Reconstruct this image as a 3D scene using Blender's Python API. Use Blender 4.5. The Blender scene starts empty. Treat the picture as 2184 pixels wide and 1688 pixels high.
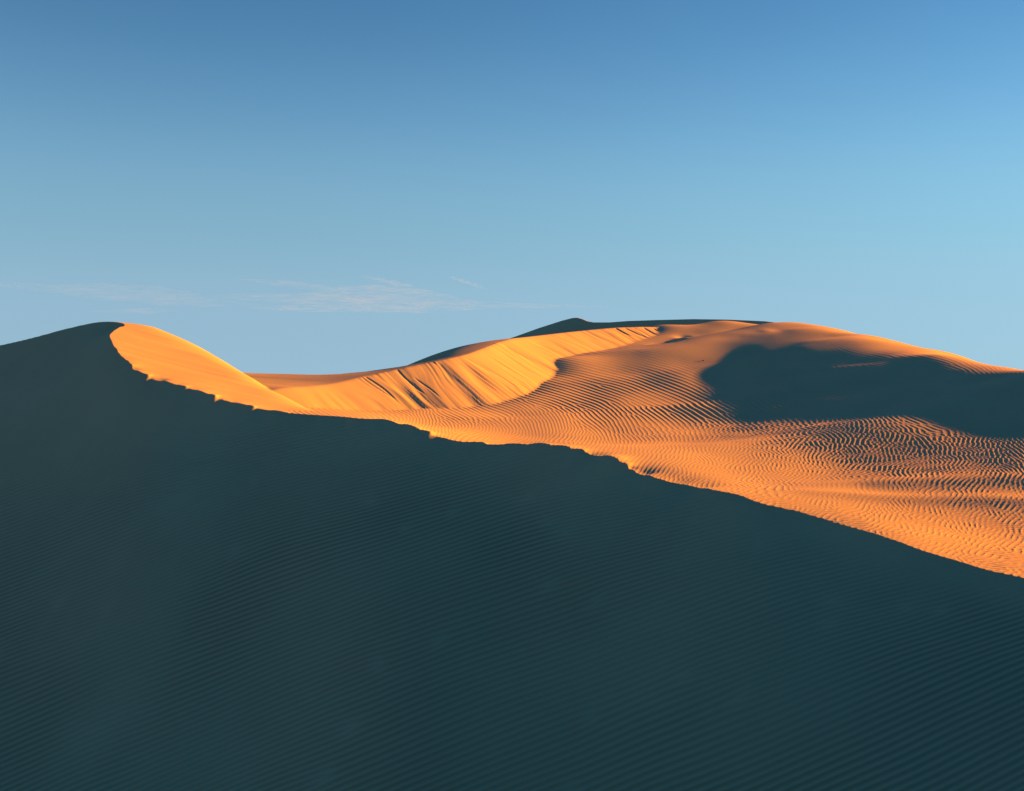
import bpy, math
import numpy as np
from mathutils import kdtree

Q = 1.5                      # mesh density (vertices per rendered pixel, roughly)
rng = np.random.default_rng(11)
F_PX, CX, CY = 2340.0, 1092.0, 844.0     # survey frame used to place points: focal length and centre
SUN_AZ, SUN_EL = math.radians(20.0), math.radians(12.0)   # sun to the right, a little beyond

scene = bpy.context.scene
col = scene.collection


def P(px, py, t):
    """survey reading (direction + distance t in metres) -> world point"""
    return ((px - CX) / F_PX * t, t, (CY - py) / F_PX * t)


# ------------------------------------------------------------------ maths helpers
class TPS:
    def __init__(self, pts, lam=1e-4):
        p = np.array(pts, float)
        self.c = p[:, :2]
        n = len(p)
        d2 = ((self.c[:, None] - self.c[None]) ** 2).sum(-1)
        K = np.where(d2 > 0, d2 * np.log(np.maximum(d2, 1e-12)), 0.0) + lam * np.eye(n)
        A = np.zeros((n + 3, n + 3))
        A[:n, :n] = K
        A[:n, n] = 1
        A[:n, n + 1:] = self.c
        A[n, :n] = 1
        A[n + 1:, :n] = self.c.T
        b = np.zeros(n + 3)
        b[:n] = p[:, 2]
        self.w = np.linalg.solve(A, b)

    def __call__(self, x, y):
        x = np.asarray(x, float)
        y = np.asarray(y, float)
        out = self.w[-3] + self.w[-2] * x + self.w[-1] * y
        for (cx, cy), w in zip(self.c, self.w[:-3]):
            d2 = (x - cx) ** 2 + (y - cy) ** 2 + 1e-9
            out = out + w * d2 * np.log(d2)
        return out


def smin(a, b, k):
    h = np.clip(0.5 + 0.5 * (b - a) / k, 0, 1)
    return b + (a - b) * h - k * h * (1 - h)


def smax(a, b, k):
    return -smin(-a, -b, k)


def softplus(v, w):
    return w * np.logaddexp(0, v / w)


def sstep(a, b, v):
    u = np.clip((v - a) / (b - a), 0, 1)
    return u * u * (3 - 2 * u)


def value_noise1(s, seed):
    r = np.random.default_rng(seed).uniform(-1, 1, 4096)
    i = np.floor(s).astype(int)
    f = s - i
    f = f * f * (3 - 2 * f)
    return r[i % 4096] * (1 - f) + r[(i + 1) % 4096] * f


def value_noise2(x, y, seed):
    r = np.random.default_rng(seed).uniform(-1, 1, (256, 256))
    i = np.floor(x).astype(int)
    j = np.floor(y).astype(int)
    fx = x - i
    fy = y - j
    fx = fx * fx * fx * (fx * (fx * 6 - 15) + 10)
    fy = fy * fy * fy * (fy * (fy * 6 - 15) + 10)
    i0, i1, j0, j1 = i % 256, (i + 1) % 256, j % 256, (j + 1) % 256
    return (r[i0, j0] * (1 - fx) + r[i1, j0] * fx) * (1 - fy) + (r[i0, j1] * (1 - fx) + r[i1, j1] * fx) * fy


# ------------------------------------------------------------------ the bowl between the dunes
F_pts = [P(*q) for q in [
    # foot of the bowl along the near crest
    (2700, 1370, 15.0), (2184, 1232, 17), (2040, 1195, 17.8), (1840, 1130, 19), (1700, 1090, 20), (1520, 1045, 21.5),
    (1400, 1018, 22.5), (1257, 967, 24), (1092, 946, 25.7), (935, 930, 26.9), (800, 896, 28.0), (680, 886, 28.8),
    # floor
    (2184, 1130, 19.3), (2184, 1060, 21.3), (2184, 1000, 23.0), (2184, 955, 24.8),
    (2000, 1090, 20.4), (2000, 1040, 22.2), (2000, 1000, 23.7), (2000, 966, 25), (2000, 930, 26.8),
    (1840, 1062, 22), (1840, 1016, 23.7), (1840, 981, 25), (1840, 946, 26.8),
    (1700, 1045, 22.3), (1700, 1022, 23.7), (1700, 995, 25), (1700, 958, 26.8), (1700, 922, 28.7), (1700, 880, 31),
    # bank under the right-hand ridge
    (2000, 895, 28.2), (2000, 850, 30.3), (2000, 800, 32.8), (2000, 757, 36),
    (1820, 900, 29.2), (1820, 830, 32.8), (1820, 770, 37.5), (1820, 725, 41),
    (2184, 900, 26.6), (2184, 850, 28.3), (2184, 820, 29.7), (2184, 790, 31.5),
    (1650, 846, 32.4), (1600, 800, 37), (1560, 783, 40), (1620, 769, 40), (1640, 725, 43.5), (1640, 688, 47),
    (1540, 857, 33.7), (1500, 842, 35), (1500, 788, 40), (1500, 741, 44),
    # rippled rise in the middle
    (1520, 1000, 24), (1500, 926, 28), (1500, 889, 31),
    (1400, 980, 24.6), (1400, 925, 28), (1400, 889, 31), (1400, 846, 35), (1400, 796, 40), (1400, 751, 44), (1450, 732, 45.8),
    (1300, 940, 27), (1300, 900, 30.4), (1300, 850, 35), (1300, 800, 40), (1300, 760, 44), (1300, 738, 46.3),
    (1200, 925, 27.8), (1200, 880, 31.8), (1200, 830, 37.0), (1200, 785, 41),
    (1092, 925, 28.0), (1092, 902, 30), (1092, 876, 33), (1092, 850, 36),
    (1000, 905, 30.2), (1000, 875, 33.5), (900, 905, 30.0), (900, 886, 32.2), (900, 873, 33.8),
    (780, 884, 30.8), (700, 872, 32.3), (760, 878, 32.2),
    (1480, 712, 48.5), (1480, 694, 51.5), (1560, 705, 47.8), (1560, 688, 50.5), (1400, 705, 50.3), (1400, 698, 51.8),
]]
F_pts += [(-1.3, 37.6, -.05), (-.3, 41, .9), (.8, 44, 1.6), (3.2, 47.6, 2.3), (-3.6, 35.4, -.45), (-5.2, 33.4, -.42), (-8, 36, -.4), (-4, 40, -.2), (-8, 40, .0), (-8, 46, .2), (0, 46, 1.4), (4, 52, 2.4), (-3, 50, .6),      # hidden ground behind the slip face
          (16.5, 36, .6), (17, 31.5, .1), (16.5, 41, 1.4), (15.5, 47, 2.3), (20, 26, -1.2), (22, 36, -.8), (19, 48, 1.4),
          (9, 56, 2.7), (14, 56, 2.2), (24, 56, 0.2)]
base_tps = TPS(F_pts)
# broad swells and hollows of the bowl: centre x, y and height of each, radius 1.1 m
SWELLS = [(0.1, 18.1, -0.712), (1.3, 18.1, 0.420), (2.4, 18.1, -0.630), (0.1, 19.3, 0.251), (1.3, 19.3, -0.274), (2.4, 19.3, 0.237), (3.6, 19.3, 0.119), (4.8, 19.3,
-0.381), (5.9, 19.3, 0.198), (8.2, 19.3, -0.016), (9.3, 19.3, -0.152), (0.1, 20.4, -0.446), (1.3, 20.4, 0.339), (2.4, 20.4, -0.249), (3.6, 20.4, 0.044), (4.8,
20.4, 0.324), (5.9, 20.4, -0.233), (7.0, 20.4, -0.003), (8.2, 20.4, -0.042), (9.3, 20.4, 0.074), (10.5, 20.4, -0.029), (0.1, 21.6, 0.025), (1.3, 21.6, -0.239),
(2.4, 21.6, 0.096), (3.6, 21.6, 0.015), (4.8, 21.6, -0.267), (5.9, 21.6, 0.378), (7.0, 21.6, 0.019), (8.2, 21.6, -0.031), (9.3, 21.6, 0.052), (10.5, 21.6,
-0.047), (0.1, 22.7, -0.054), (1.3, 22.7, 0.099), (2.4, 22.7, -0.027), (3.6, 22.7, -0.024), (4.8, 22.7, 0.237), (5.9, 22.7, -0.465), (7.0, 22.7, 0.347), (8.2,
22.7, 0.009), (9.3, 22.7, -0.016), (10.5, 22.7, 0.165), (11.6, 22.7, -0.082), (0.1, 23.9, 0.011), (1.3, 23.9, -0.084), (2.4, 23.9, 0.019), (3.6, 23.9, 0.109),
(4.8, 23.9, -0.231), (5.9, 23.9, 0.522), (7.0, 23.9, -0.401), (8.2, 23.9, 0.157), (9.3, 23.9, 0.082), (10.5, 23.9, -0.093), (11.6, 23.9, 0.222), (0.1, 25.0,
0.009), (1.3, 25.0, 0.023), (2.4, 25.0, -0.025), (3.6, 25.0, 0.146), (4.8, 25.0, 0.065), (5.9, 25.0, -0.143), (7.0, 25.0, 0.321), (8.2, 25.0, -0.157), (9.3,
25.0, -0.026), (10.5, 25.0, 0.106), (11.6, 25.0, -0.133), (12.8, 25.0, 0.224), (0.1, 26.2, 0.006), (1.3, 26.2, 0.014), (2.4, 26.2, 0.080), (3.6, 26.2, -0.137),
(4.8, 26.2, 0.227), (5.9, 26.2, 0.135), (7.0, 26.2, 0.013), (8.2, 26.2, 0.215), (9.3, 26.2, 0.100), (10.5, 26.2, -0.039), (11.6, 26.2, 0.129), (12.8, 26.2,
-0.097), (0.1, 27.3, -0.152), (1.3, 27.3, -0.044), (2.4, 27.3, -0.040), (3.6, 27.3, 0.072), (4.8, 27.3, -0.197), (5.9, 27.3, -0.036), (7.0, 27.3, 0.176), (8.2,
27.3, -0.034), (9.3, 27.3, 0.187), (10.5, 27.3, 0.191), (11.6, 27.3, -0.046), (12.8, 27.3, 0.188), (13.9, 27.3, -0.008), (0.1, 28.5, 0.039), (1.3, 28.5,
-0.051), (2.4, 28.5, -0.107), (3.6, 28.5, -0.101), (4.8, 28.5, -0.022), (5.9, 28.5, 0.046), (7.0, 28.5, -0.119), (8.2, 28.5, 0.237), (9.3, 28.5, -0.089), (10.5,
28.5, 0.101), (11.6, 28.5, 0.225), (12.8, 28.5, -0.077), (13.9, 28.5, 0.129), (0.1, 29.6, -0.254), (1.3, 29.6, 0.052), (2.4, 29.6, -0.068), (3.6, 29.6, 0.026),
(4.8, 29.6, -0.092), (5.9, 29.6, -0.065), (7.0, 29.6, 0.132), (8.2, 29.6, -0.222), (9.3, 29.6, 0.071), (10.5, 29.6, -0.040), (11.6, 29.6, -0.003), (12.8, 29.6,
0.063), (13.9, 29.6, 0.154), (15.1, 29.6, 0.172), (0.1, 30.8, 0.072), (1.3, 30.8, -0.174), (2.4, 30.8, -0.001), (3.6, 30.8, -0.139), (4.8, 30.8, -0.007), (5.9,
30.8, -0.102), (7.0, 30.8, -0.034), (8.2, 30.8, 0.279), (9.3, 30.8, -0.082), (10.5, 30.8, 0.121), (11.6, 30.8, -0.017), (12.8, 30.8, 0.049), (13.9, 30.8,
-0.386), (15.1, 30.8, 0.319), (0.1, 31.9, -0.037), (1.3, 31.9, 0.061), (2.4, 31.9, -0.077), (3.6, 31.9, -0.003), (4.8, 31.9, -0.182), (5.9, 31.9, 0.105), (7.0,
31.9, -0.289), (8.2, 31.9, -0.159), (9.3, 31.9, -0.053), (10.5, 31.9, 0.048), (11.6, 31.9, -0.068), (12.8, 31.9, 0.085), (13.9, 31.9, 0.132), (15.1, 31.9,
-0.263), (0.1, 33.1, -0.122), (1.3, 33.1, -0.001), (2.4, 33.1, -0.050), (3.6, 33.1, 0.086), (4.8, 33.1, -0.007), (5.9, 33.1, -0.028), (7.0, 33.1, 0.050), (8.2,
33.1, -0.171), (9.3, 33.1, 0.137), (10.5, 33.1, -0.218), (11.6, 33.1, 0.169), (12.8, 33.1, -0.214), (13.9, 33.1, -0.007), (15.1, 33.1, 0.176), (0.1, 34.2,
-0.051), (1.3, 34.2, -0.025), (2.4, 34.2, -0.118), (3.6, 34.2, -0.063), (4.8, 34.2, -0.059), (5.9, 34.2, 0.159), (7.0, 34.2, -0.004), (8.2, 34.2, 0.029), (9.3,
34.2, -0.189), (10.5, 34.2, 0.151), (11.6, 34.2, -0.252), (12.8, 34.2, 0.171), (13.9, 34.2, -0.144), (15.1, 34.2, 0.001), (0.1, 35.4, 0.088), (1.3, 35.4,
-0.112), (2.4, 35.4, 0.049), (3.6, 35.4, -0.032), (4.8, 35.4, -0.158), (5.9, 35.4, -0.152), (7.0, 35.4, -0.105), (8.2, 35.4, 0.024), (9.3, 35.4, 0.143), (10.5,
35.4, -0.169), (11.6, 35.4, 0.298), (12.8, 35.4, -0.327), (13.9, 35.4, 0.162), (15.1, 35.4, 0.004), (0.1, 36.5, -0.041), (1.3, 36.5, 0.133), (2.4, 36.5,
-0.181), (3.6, 36.5, 0.075), (4.8, 36.5, 0.011), (5.9, 36.5, 0.068), (7.0, 36.5, -0.088), (8.2, 36.5, -0.194), (9.3, 36.5, -0.110), (10.5, 36.5, 0.041), (11.6,
36.5, -0.137), (12.8, 36.5, 0.165), (13.9, 36.5, -0.057), (1.3, 37.7, -0.101), (2.4, 37.7, 0.048), (3.6, 37.7, -0.113), (4.8, 37.7, -0.107), (5.9, 37.7,
-0.078), (7.0, 37.7, -0.049), (8.2, 37.7, 0.117), (9.3, 37.7, -0.060), (10.5, 37.7, -0.053), (11.6, 37.7, 0.049), (12.8, 37.7, -0.086), (13.9, 37.7, -0.005),
(1.3, 38.8, 0.213), (2.4, 38.8, -0.081), (3.6, 38.8, 0.277), (4.8, 38.8, -0.017), (5.9, 38.8, 0.216), (7.0, 38.8, -0.183), (8.2, 38.8, -0.147), (9.3, 38.8,
0.028), (10.5, 38.8, -0.054), (11.6, 38.8, 0.067), (12.8, 38.8, -0.169), (13.9, 38.8, 0.224), (15.1, 38.8, -0.051), (1.3, 40.0, -0.238), (2.4, 40.0, -0.058),
(3.6, 40.0, -0.199), (4.8, 40.0, -0.007), (5.9, 40.0, 0.006), (7.0, 40.0, 0.176), (8.2, 40.0, 0.301), (9.3, 40.0, -0.224), (10.5, 40.0, 0.165), (11.6, 40.0,
-0.335), (12.8, 40.0, 0.491), (13.9, 40.0, -0.687), (15.1, 40.0, 0.547), (16.2, 40.0, -0.309), (1.3, 41.1, 0.239), (2.4, 41.1, 0.301), (3.6, 41.1, 0.072), (4.8,
41.1, 0.072), (5.9, 41.1, -0.120), (7.0, 41.1, -0.184), (8.2, 41.1, -0.076), (9.3, 41.1, 0.187), (10.5, 41.1, -0.008), (11.6, 41.1, 0.264), (12.8, 41.1,
-0.618), (13.9, 41.1, 0.808), (15.1, 41.1, -0.577), (16.2, 41.1, 0.428), (1.3, 42.3, -0.155), (2.4, 42.3, -0.043), (3.6, 42.3, 0.031), (4.8, 42.3, 0.134), (5.9,
42.3, 0.168), (7.0, 42.3, 0.218), (8.2, 42.3, -0.217), (9.3, 42.3, -0.047), (10.5, 42.3, -0.250), (11.6, 42.3, 0.019), (12.8, 42.3, 0.444), (13.9, 42.3,
-0.516), (15.1, 42.3, 0.056), (2.4, 43.4, 0.039), (3.6, 43.4, 0.144), (4.8, 43.4, 0.022), (5.9, 43.4, 0.011), (7.0, 43.4, 0.012), (8.2, 43.4, 0.244), (9.3,
43.4, 0.068), (10.5, 43.4, 0.178), (11.6, 43.4, -0.202), (12.8, 43.4, -0.517), (13.9, 43.4, 0.622), (3.6, 44.6, -0.067), (4.8, 44.6, 0.164), (5.9, 44.6,
-0.057), (7.0, 44.6, 0.135), (8.2, 44.6, -0.174), (9.3, 44.6, -0.015), (10.5, 44.6, -0.036), (11.6, 44.6, 0.313), (12.8, 44.6, 0.337), (13.9, 44.6, -0.458),
(3.6, 45.7, 0.003), (4.8, 45.7, -0.077), (5.9, 45.7, 0.045), (7.0, 45.7, 0.090), (8.2, 45.7, 0.261), (9.3, 45.7, 0.068), (10.5, 45.7, -0.128), (11.6, 45.7,
-0.352), (12.8, 45.7, -0.116), (13.9, 45.7, 0.282), (4.8, 46.9, 0.042), (5.9, 46.9, -0.065), (7.0, 46.9, -0.184), (8.2, 46.9, -0.118), (9.3, 46.9, 0.052),
(10.5, 46.9, 0.269), (11.6, 46.9, 0.101), (12.8, 46.9, 0.076), (13.9, 46.9, -0.081), (5.9, 48.0, 0.045), (7.0, 48.0, 0.178), (8.2, 48.0, 0.008), (9.3, 48.0,
-0.038), (10.5, 48.0, -0.288), (5.9, 49.2, -0.089), (7.0, 49.2, -0.105), (8.2, 49.2, -0.179), (9.3, 49.2, 0.141), (10.5, 49.2, -0.226), (7.0, 50.3, 0.323),
(8.2, 50.3, 0.152), (9.3, 50.3, -0.098), (8.2, 51.5, -0.374), (9.3, 51.5, 0.340)]


def floor_tps(x, y):
    z = base_tps(x, y)
    x = np.asarray(x, np.float32)
    y = np.asarray(y, np.float32)
    for a, b, h in SWELLS:
        z = z + np.float32(h) * np.exp(((x - np.float32(a)) ** 2 + (y - np.float32(b)) ** 2) * np.float32(-1 / 2.42))
    return z


# brink of the sunlit slip face of the middle dune: world points x, y, z, slope behind the brink
BR = np.array([(-6.75, 32.7, .27, .055), (-6.2, 33.3, .29, .055), (-5.5, 34.1, .40, .05), (-4.13, 35.6, .78, .02), (-1.68, 37.85, 1.41, 0.0),
               (-.32, 41.2, 2.07, -.02), (.94, 43.9, 2.38, -.02), (3.3, 47.2, 2.82, -.02), (5.7, 49.5, 3.10, 0.0), (8.2, 51.3, 3.16, 0.0)])


def catmull(pts, n):
    out = []
    p = np.vstack([2 * pts[0] - pts[1], pts, 2 * pts[-1] - pts[-2]])
    for i in range(1, len(p) - 2):
        for u in np.linspace(0, 1, n, endpoint=False):
            a, b, c, d = p[i - 1:i + 3]
            out.append(.5 * (2 * b + (c - a) * u + (2 * a - 5 * b + 4 * c - d) * u * u + (3 * b - a - 3 * c + d) * u ** 3))
    out.append(pts[-1])
    return np.array(out)


br = catmull(BR, 24)
br_t = np.gradient(br[:, :2], axis=0)
br_s = np.concatenate([[0], np.cumsum(np.linalg.norm(np.diff(br[:, :2], axis=0), axis=1))])
br_t /= np.linalg.norm(br_t, axis=1)[:, None]
br_n = np.stack([br_t[:, 1], -br_t[:, 0]], 1)          # towards the bowl (right and near)


def brink_coords(x, y):
    best = np.full(x.shape, 1e9)
    idx = np.zeros(x.shape, int)
    for i in range(len(br)):
        d2 = (x - br[i, 0]) ** 2 + (y - br[i, 1]) ** 2
        m = d2 < best
        best[m] = d2[m]
        idx[m] = i
    dx, dy = x - br[idx, 0], y - br[idx, 1]
    al = dx * br_t[idx, 0] + dy * br_t[idx, 1]
    d = dx * br_n[idx, 0] + dy * br_n[idx, 1]
    s = br_s[idx] + al
    zb = np.interp(s, br_s, br[:, 2])
    ws = np.interp(s, br_s, br[:, 3])
    return s, d, zb, ws


br_px = CX + F_PX * br[:, 0] / br[:, 1]


def slip_streaks(s, d):
    """avalanche tongues, fans and shallow scars running down the slip face"""
    wob = .14 * value_noise2(s * .9, d * .6, 3) + .05 * value_noise2(s * 2.5, d * 1.2, 33)
    u = s + wob + .06 * d
    start = .55 + .75 * value_noise1(s * 1.1 + 50, 26)           # each tongue lets go at its own height
    fade = sstep(start - .5, start + .8, d)
    patch = .35 + .65 * sstep(-.5, .5, value_noise2(s * .55, d * .7 + 3, 27))
    h = .034 * value_noise2(u * 2.4 + 7, d * .22, 21) * fade
    h += .017 * value_noise2(u * 5.2 + 31, d * .3 + 9, 22) * fade * patch
    h += .009 * value_noise2(u * 12, d * .4, 23) * sstep(.1, .8, value_noise2(s * .6 + 90, d * .5, 25) * .5 + .5)
    h += .016 * value_noise2(s * 1.1, d * .8 + 5, 24)
    for p0, wd, dep, d0, dm, lean in ((778, .030, .050, 0, .9, .05), (770, .02, .02, 0, 1.2, .10), (845, .028, .050, 0, .8, .03), (858, .02, .03, .6, 1.3, .10), (838, .018, .02, 0, 1.1, .13),
                                      (925, .10, .025, .1, .8, 0), (985, .09, .028, .1, .7, 0), (1060, .10, .02, .2, 1.0, 0), (1310, .05, .05, 0, .5, .04), (1330, .05, .035, 0, .7, .05),
                                      (1365, .06, .05, .1, .8, .02), (1385, .05, .04, .2, .9, .05), (1345, .04, .02, 0, .9, .04)):
        s0 = np.interp(p0, br_px, br_s)
        h -= dep * np.exp(-((s - s0 - lean * d - .05 * np.sin(d * 3 + p0)) / wd) ** 2) * sstep(d0 - .05, d0 + .25, d) * (1 - sstep(dm, dm + .8, d))
    return h


def mid_surface(x, y, detail=True):
    z = floor_tps(x, y)
    slip_w = np.zeros_like(z)
    m = (y > 29) & (y < 58) & (x > -16) & (x < 12)
    if m.any():
        s, d, zb, ws = brink_coords(x[m], y[m])
        front = zb - (.57 - .13 * sstep(8, 15, s)) * softplus(d - .06, .05)
        left = 1 - sstep(3.0, 5.0, s)
        back = np.where(d < 0, ws * np.minimum(-d, 13) - (1 - left) * .4 * softplus(-d - 1.6, .5) - left * .3 * softplus(-d - 12, .8), 0)
        cap = front + back - .25 * softplus(-s - .2, .3)
        if detail:
            cap = cap + slip_streaks(s, np.maximum(d, 0)) * sstep(-.05, .15, d)
        fl = z[m]
        slip_w[m] = sstep(-.03, .06, cap - fl)
        z[m] = smax(fl, cap, .05)
    # hollows and lumps scuffed in the sand near the end of the slip face
    for px, py, t, r, a in ((1432, 727, 45.7, .34, -.24), (1424, 733, 45, .25, -.06), (1446, 726, 46, .35, .10), (1462, 716, 47.2, .35, .09), (1458, 708, 48, .3, -.07),
                            (1405, 728, 45.8, .35, -.05), (1636, 708, 45.2, .35, .025), (1660, 712, 44.8, .5, -.02)):
        cx, cy, _ = P(px, py, t)
        z = z + a * np.exp(-((x - cx) ** 2 + ((y - cy) * .6) ** 2) / (r * r))
    # two low swells on the bowl floor
    for (x0, y0), (x1, y1), w, a in (((5.0, 22.6), (13, 21.6), .35, .035), ((4.6, 21.6), (13, 20.4), .30, .045)):
        ux, uy = x1 - x0, y1 - y0
        L = math.hypot(ux, uy)
        ux, uy = ux / L, uy / L
        al = (x - x0) * ux + (y - y0) * uy
        pe = -(x - x0) * uy + (y - y0) * ux + .12 * np.sin(al * .9)
        z = z + a * np.exp(-(pe / w) ** 2) * sstep(0, 3, al)
    return z, slip_w


# ------------------------------------------------------------------ the near dune: sunlit end face (S2) and rounded top
S2_pts = [P(*q) for q in [
    (547, 870, 29.6), (500, 858, 29.8), (460, 845, 30.0), (400, 827, 30.4), (360, 816, 30.6), (320, 803, 30.9), (277, 785, 31.4), (250, 752, 32.4), (238, 720, 33.5), (243, 705, 34.2), (270, 692, 35.1),
    (300, 693, 35.5), (330, 700, 35.7), (360, 712, 35.6), (400, 735, 35.1), (450, 765, 34.2), (520, 803, 33.0), (580, 838, 32.0), (640, 870, 31.1), (680, 886, 30.5),
    (120, 715, 35.4), (0, 738, 35.6), (-150, 775, 35.8)]]
for q in [(270, 692, 35.1), (330, 700, 35.7), (400, 735, 35.1), (520, 803, 33.0), (640, 870, 31.1), (120, 715, 35.4), (0, 738, 35.6), (-150, 775, 35.8)]:
    x_, y_, z_ = P(*q)
    S2_pts.append((x_ + .4, y_ + 2.0, z_ - 1.05))
    S2_pts.append((x_ + 1.2, y_ + 6, z_ - 3.4))
S2_pts += [(-17.2, 33.2, 1.75), (-14.6, 33.0, 2.1), (-17, 31, 1.9), (-14, 31, 2.3), (-3, 30, -2.6), (-2, 34, -3.2)]
s2_tps = TPS(S2_pts)
# rounding of the end face: centre x, y and height of each, radius 1 m
PEAK_SWELLS = [(-8.0, 29.0, -0.059), (-7.0, 29.0, -0.107), (-6.0, 29.0, 0.387), (-10.0, 30.0, -0.189), (-9.0, 30.0, 0.186), (-8.0, 30.0, -0.225), (-7.0, 30.0, 0.502), (-6.0,
30.0, -0.900), (-5.0, 30.0, 0.488), (-12.0, 31.0, -0.301), (-11.0, 31.0, -0.057), (-10.0, 31.0, 0.273), (-9.0, 31.0, -0.197), (-8.0, 31.0, 0.255), (-7.0, 31.0,
-0.442), (-6.0, 31.0, 0.555), (-5.0, 31.0, -0.278), (-12.0, 32.0, -0.022), (-11.0, 32.0, 0.486), (-10.0, 32.0, -0.577), (-9.0, 32.0, 0.390), (-8.0, 32.0,
-0.483), (-7.0, 32.0, 0.222), (-13.0, 33.0, -0.295), (-12.0, 33.0, 0.152), (-11.0, 33.0, -0.482), (-10.0, 33.0, 0.670), (-9.0, 33.0, -0.591), (-8.0, 33.0,
0.330), (-13.0, 34.0, 0.166), (-12.0, 34.0, 0.122), (-11.0, 34.0, 0.179), (-10.0, 34.0, -0.647), (-9.0, 34.0, 0.391), (-13.0, 35.0, 0.106), (-12.0, 35.0,
-0.556), (-11.0, 35.0, -0.010), (-10.0, 35.0, 0.351), (-13.0, 36.0, 0.331), (-12.0, 36.0, 0.155), (-11.0, 36.0, 0.017)]


def s2_surface(x, y):
    s = np.full(np.shape(x), -40.0)
    m = (x < -1) & (y > 24) & (y < 48)
    xm, ym = x[m], y[m]
    v = s2_tps(xm, ym)
    for a, b, h in PEAK_SWELLS:
        v = v + h * np.exp(-((xm - a) ** 2 + (ym - b) ** 2) / 2)
    rel = sstep(-12.6, -11.5, xm)
    v = v + rel * (.010 * value_noise1((ym + .15 * xm) * 2.2 + .5 * value_noise2(xm * .6, ym * .6, 51), 52) + .005 * value_noise1((ym + .1 * xm) * 6.0, 53))
    s[m] = v
    return s


peak_pts, peak_res = [], []
lip_pts, lip_res = [], []       # the bowl side of the same slumps, filled in once the crest is known


def upper_surface(x, y, detail=True):
    zm, sw = mid_surface(x, y, detail)
    if len(lip_pts):
        m = (np.asarray(y) < 31) & (np.asarray(y) > 15)
        xm, ym = x[m], y[m]
        num = np.zeros(xm.shape)
        den = np.full(xm.shape, 1e-9)
        dmin = np.full(xm.shape, 1e9)
        for (cx, cy, _), q in zip(lip_pts, lip_res):
            d2 = (xm - cx) ** 2 + (ym - cy) ** 2
            w_ = 1 / (d2 + .004) ** 2
            num += w_ * q
            den += w_
            dmin = np.minimum(dmin, d2)
        zm[m] += num / den * np.exp(-dmin / .30)
    z2 = s2_surface(x, y)
    if len(peak_pts):
        m = (np.asarray(y) < 35) & (np.asarray(y) > 28.5) & (np.asarray(x) < -4)
        xm, ym = x[m], y[m]
        num = np.zeros(xm.shape)
        den = np.full(xm.shape, 1e-9)
        dmin = np.full(xm.shape, 1e9)
        for (cx, cy, _), q in zip(peak_pts, peak_res):
            d2 = (xm - cx) ** 2 + (ym - cy) ** 2
            w_ = 1 / (d2 + .002) ** 2
            num += w_ * q
            den += w_
            dmin = np.minimum(dmin, d2)
        z2[m] += num / den * np.exp(-dmin / .22)
    return smax(zm, z2, .04), z2 > zm, sw


# crest line of the near dune as read from the survey frame
CREST = np.array([(266, 693), (253, 698), (243, 705), (238, 712), (238, 724), (239, 735), (248, 747), (250, 752), (262, 765), (271, 772), (278, 778), (281, 788), (298, 793), (316, 799), (320, 808),
                  (331, 811), (360, 815), (395, 824), (402, 829), (430, 835), (460, 842), (466, 850), (485, 855), (515, 861), (540, 865), (547, 871), (600, 877), (680, 886),
                  (760, 892), (830, 897), (880, 907), (915, 919), (928, 930), (945, 934), (970, 940), (1030, 943), (1045, 948), (1100, 946), (1160, 945), (1200, 950),
                  (1240, 958), (1254, 965), (1258, 971), (1310, 975), (1338, 988), (1347, 1001), (1365, 1010), (1400, 1018), (1440, 1030), (1480, 1038), (1520, 1045),
                  (1570, 1055), (1620, 1072), (1660, 1081), (1700, 1090), (1760, 1107), (1800, 1119), (1840, 1130), (1900, 1150), (1960, 1172), (2000, 1184), (2040, 1195),
                  (2110, 1215), (2184, 1232), (2330, 1272), (2500, 1318)], float)
GUESS = np.array([(0, 35.5), (238, 33.5), (277, 31.4), (320, 30.9), (400, 30.4), (460, 30.0), (547, 29.6), (600, 29.25), (680, 28.8), (800, 28.0), (935, 26.9), (1092, 25.7), (1257, 24), (1400, 22.5), (1520, 21.5), (1700, 20), (1840, 19),
                  (2040, 17.8), (2184, 17), (2700, 15)], float)
CREST_T0 = [35.0, 34.6, 34.2, 33.8, 33.4, 33.05, 32.65, 32.4, 32.0, 31.75, 31.5]
crest_pts = []
tt = np.linspace(-1.6, 1.6, 321)
for px, py in CREST:
    g = np.interp(px, GUESS[:, 0], GUESS[:, 1])
    ci = len(crest_pts)
    if px < 1500:          # seen edge-on: place it directly
        g = CREST_T0[ci] if ci < len(CREST_T0) else g
        crest_pts.append(P(px, py, g))
        continue
    t = g + tt
    X, Z = (px - CX) / F_PX, (CY - py) / F_PX
    zu, _, _ = upper_surface(X * t, t, False)
    f = zu - Z * t
    k = np.where(np.sign(f[:-1]) != np.sign(f[1:]))[0]
    tb = g if len(k) == 0 else t[k[np.argmin(abs(t[k] - g))]]
    crest_pts.append((X * tb, tb, Z * tb))
crest_pts = np.array(crest_pts)
k_ = CREST[:, 0] > 700
lip = crest_pts[k_]
k_ = (CREST[:, 0] <= 700) & (np.arange(len(CREST)) > 4)
pk = crest_pts[k_]
peak_pts, peak_res = pk, np.clip(pk[:, 2] - s2_surface(pk[:, 0], pk[:, 1]), -.16, .16)
lip_pts, lip_res = lip, lip[:, 2] - mid_surface(lip[:, 0], lip[:, 1], False)[0]

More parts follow.
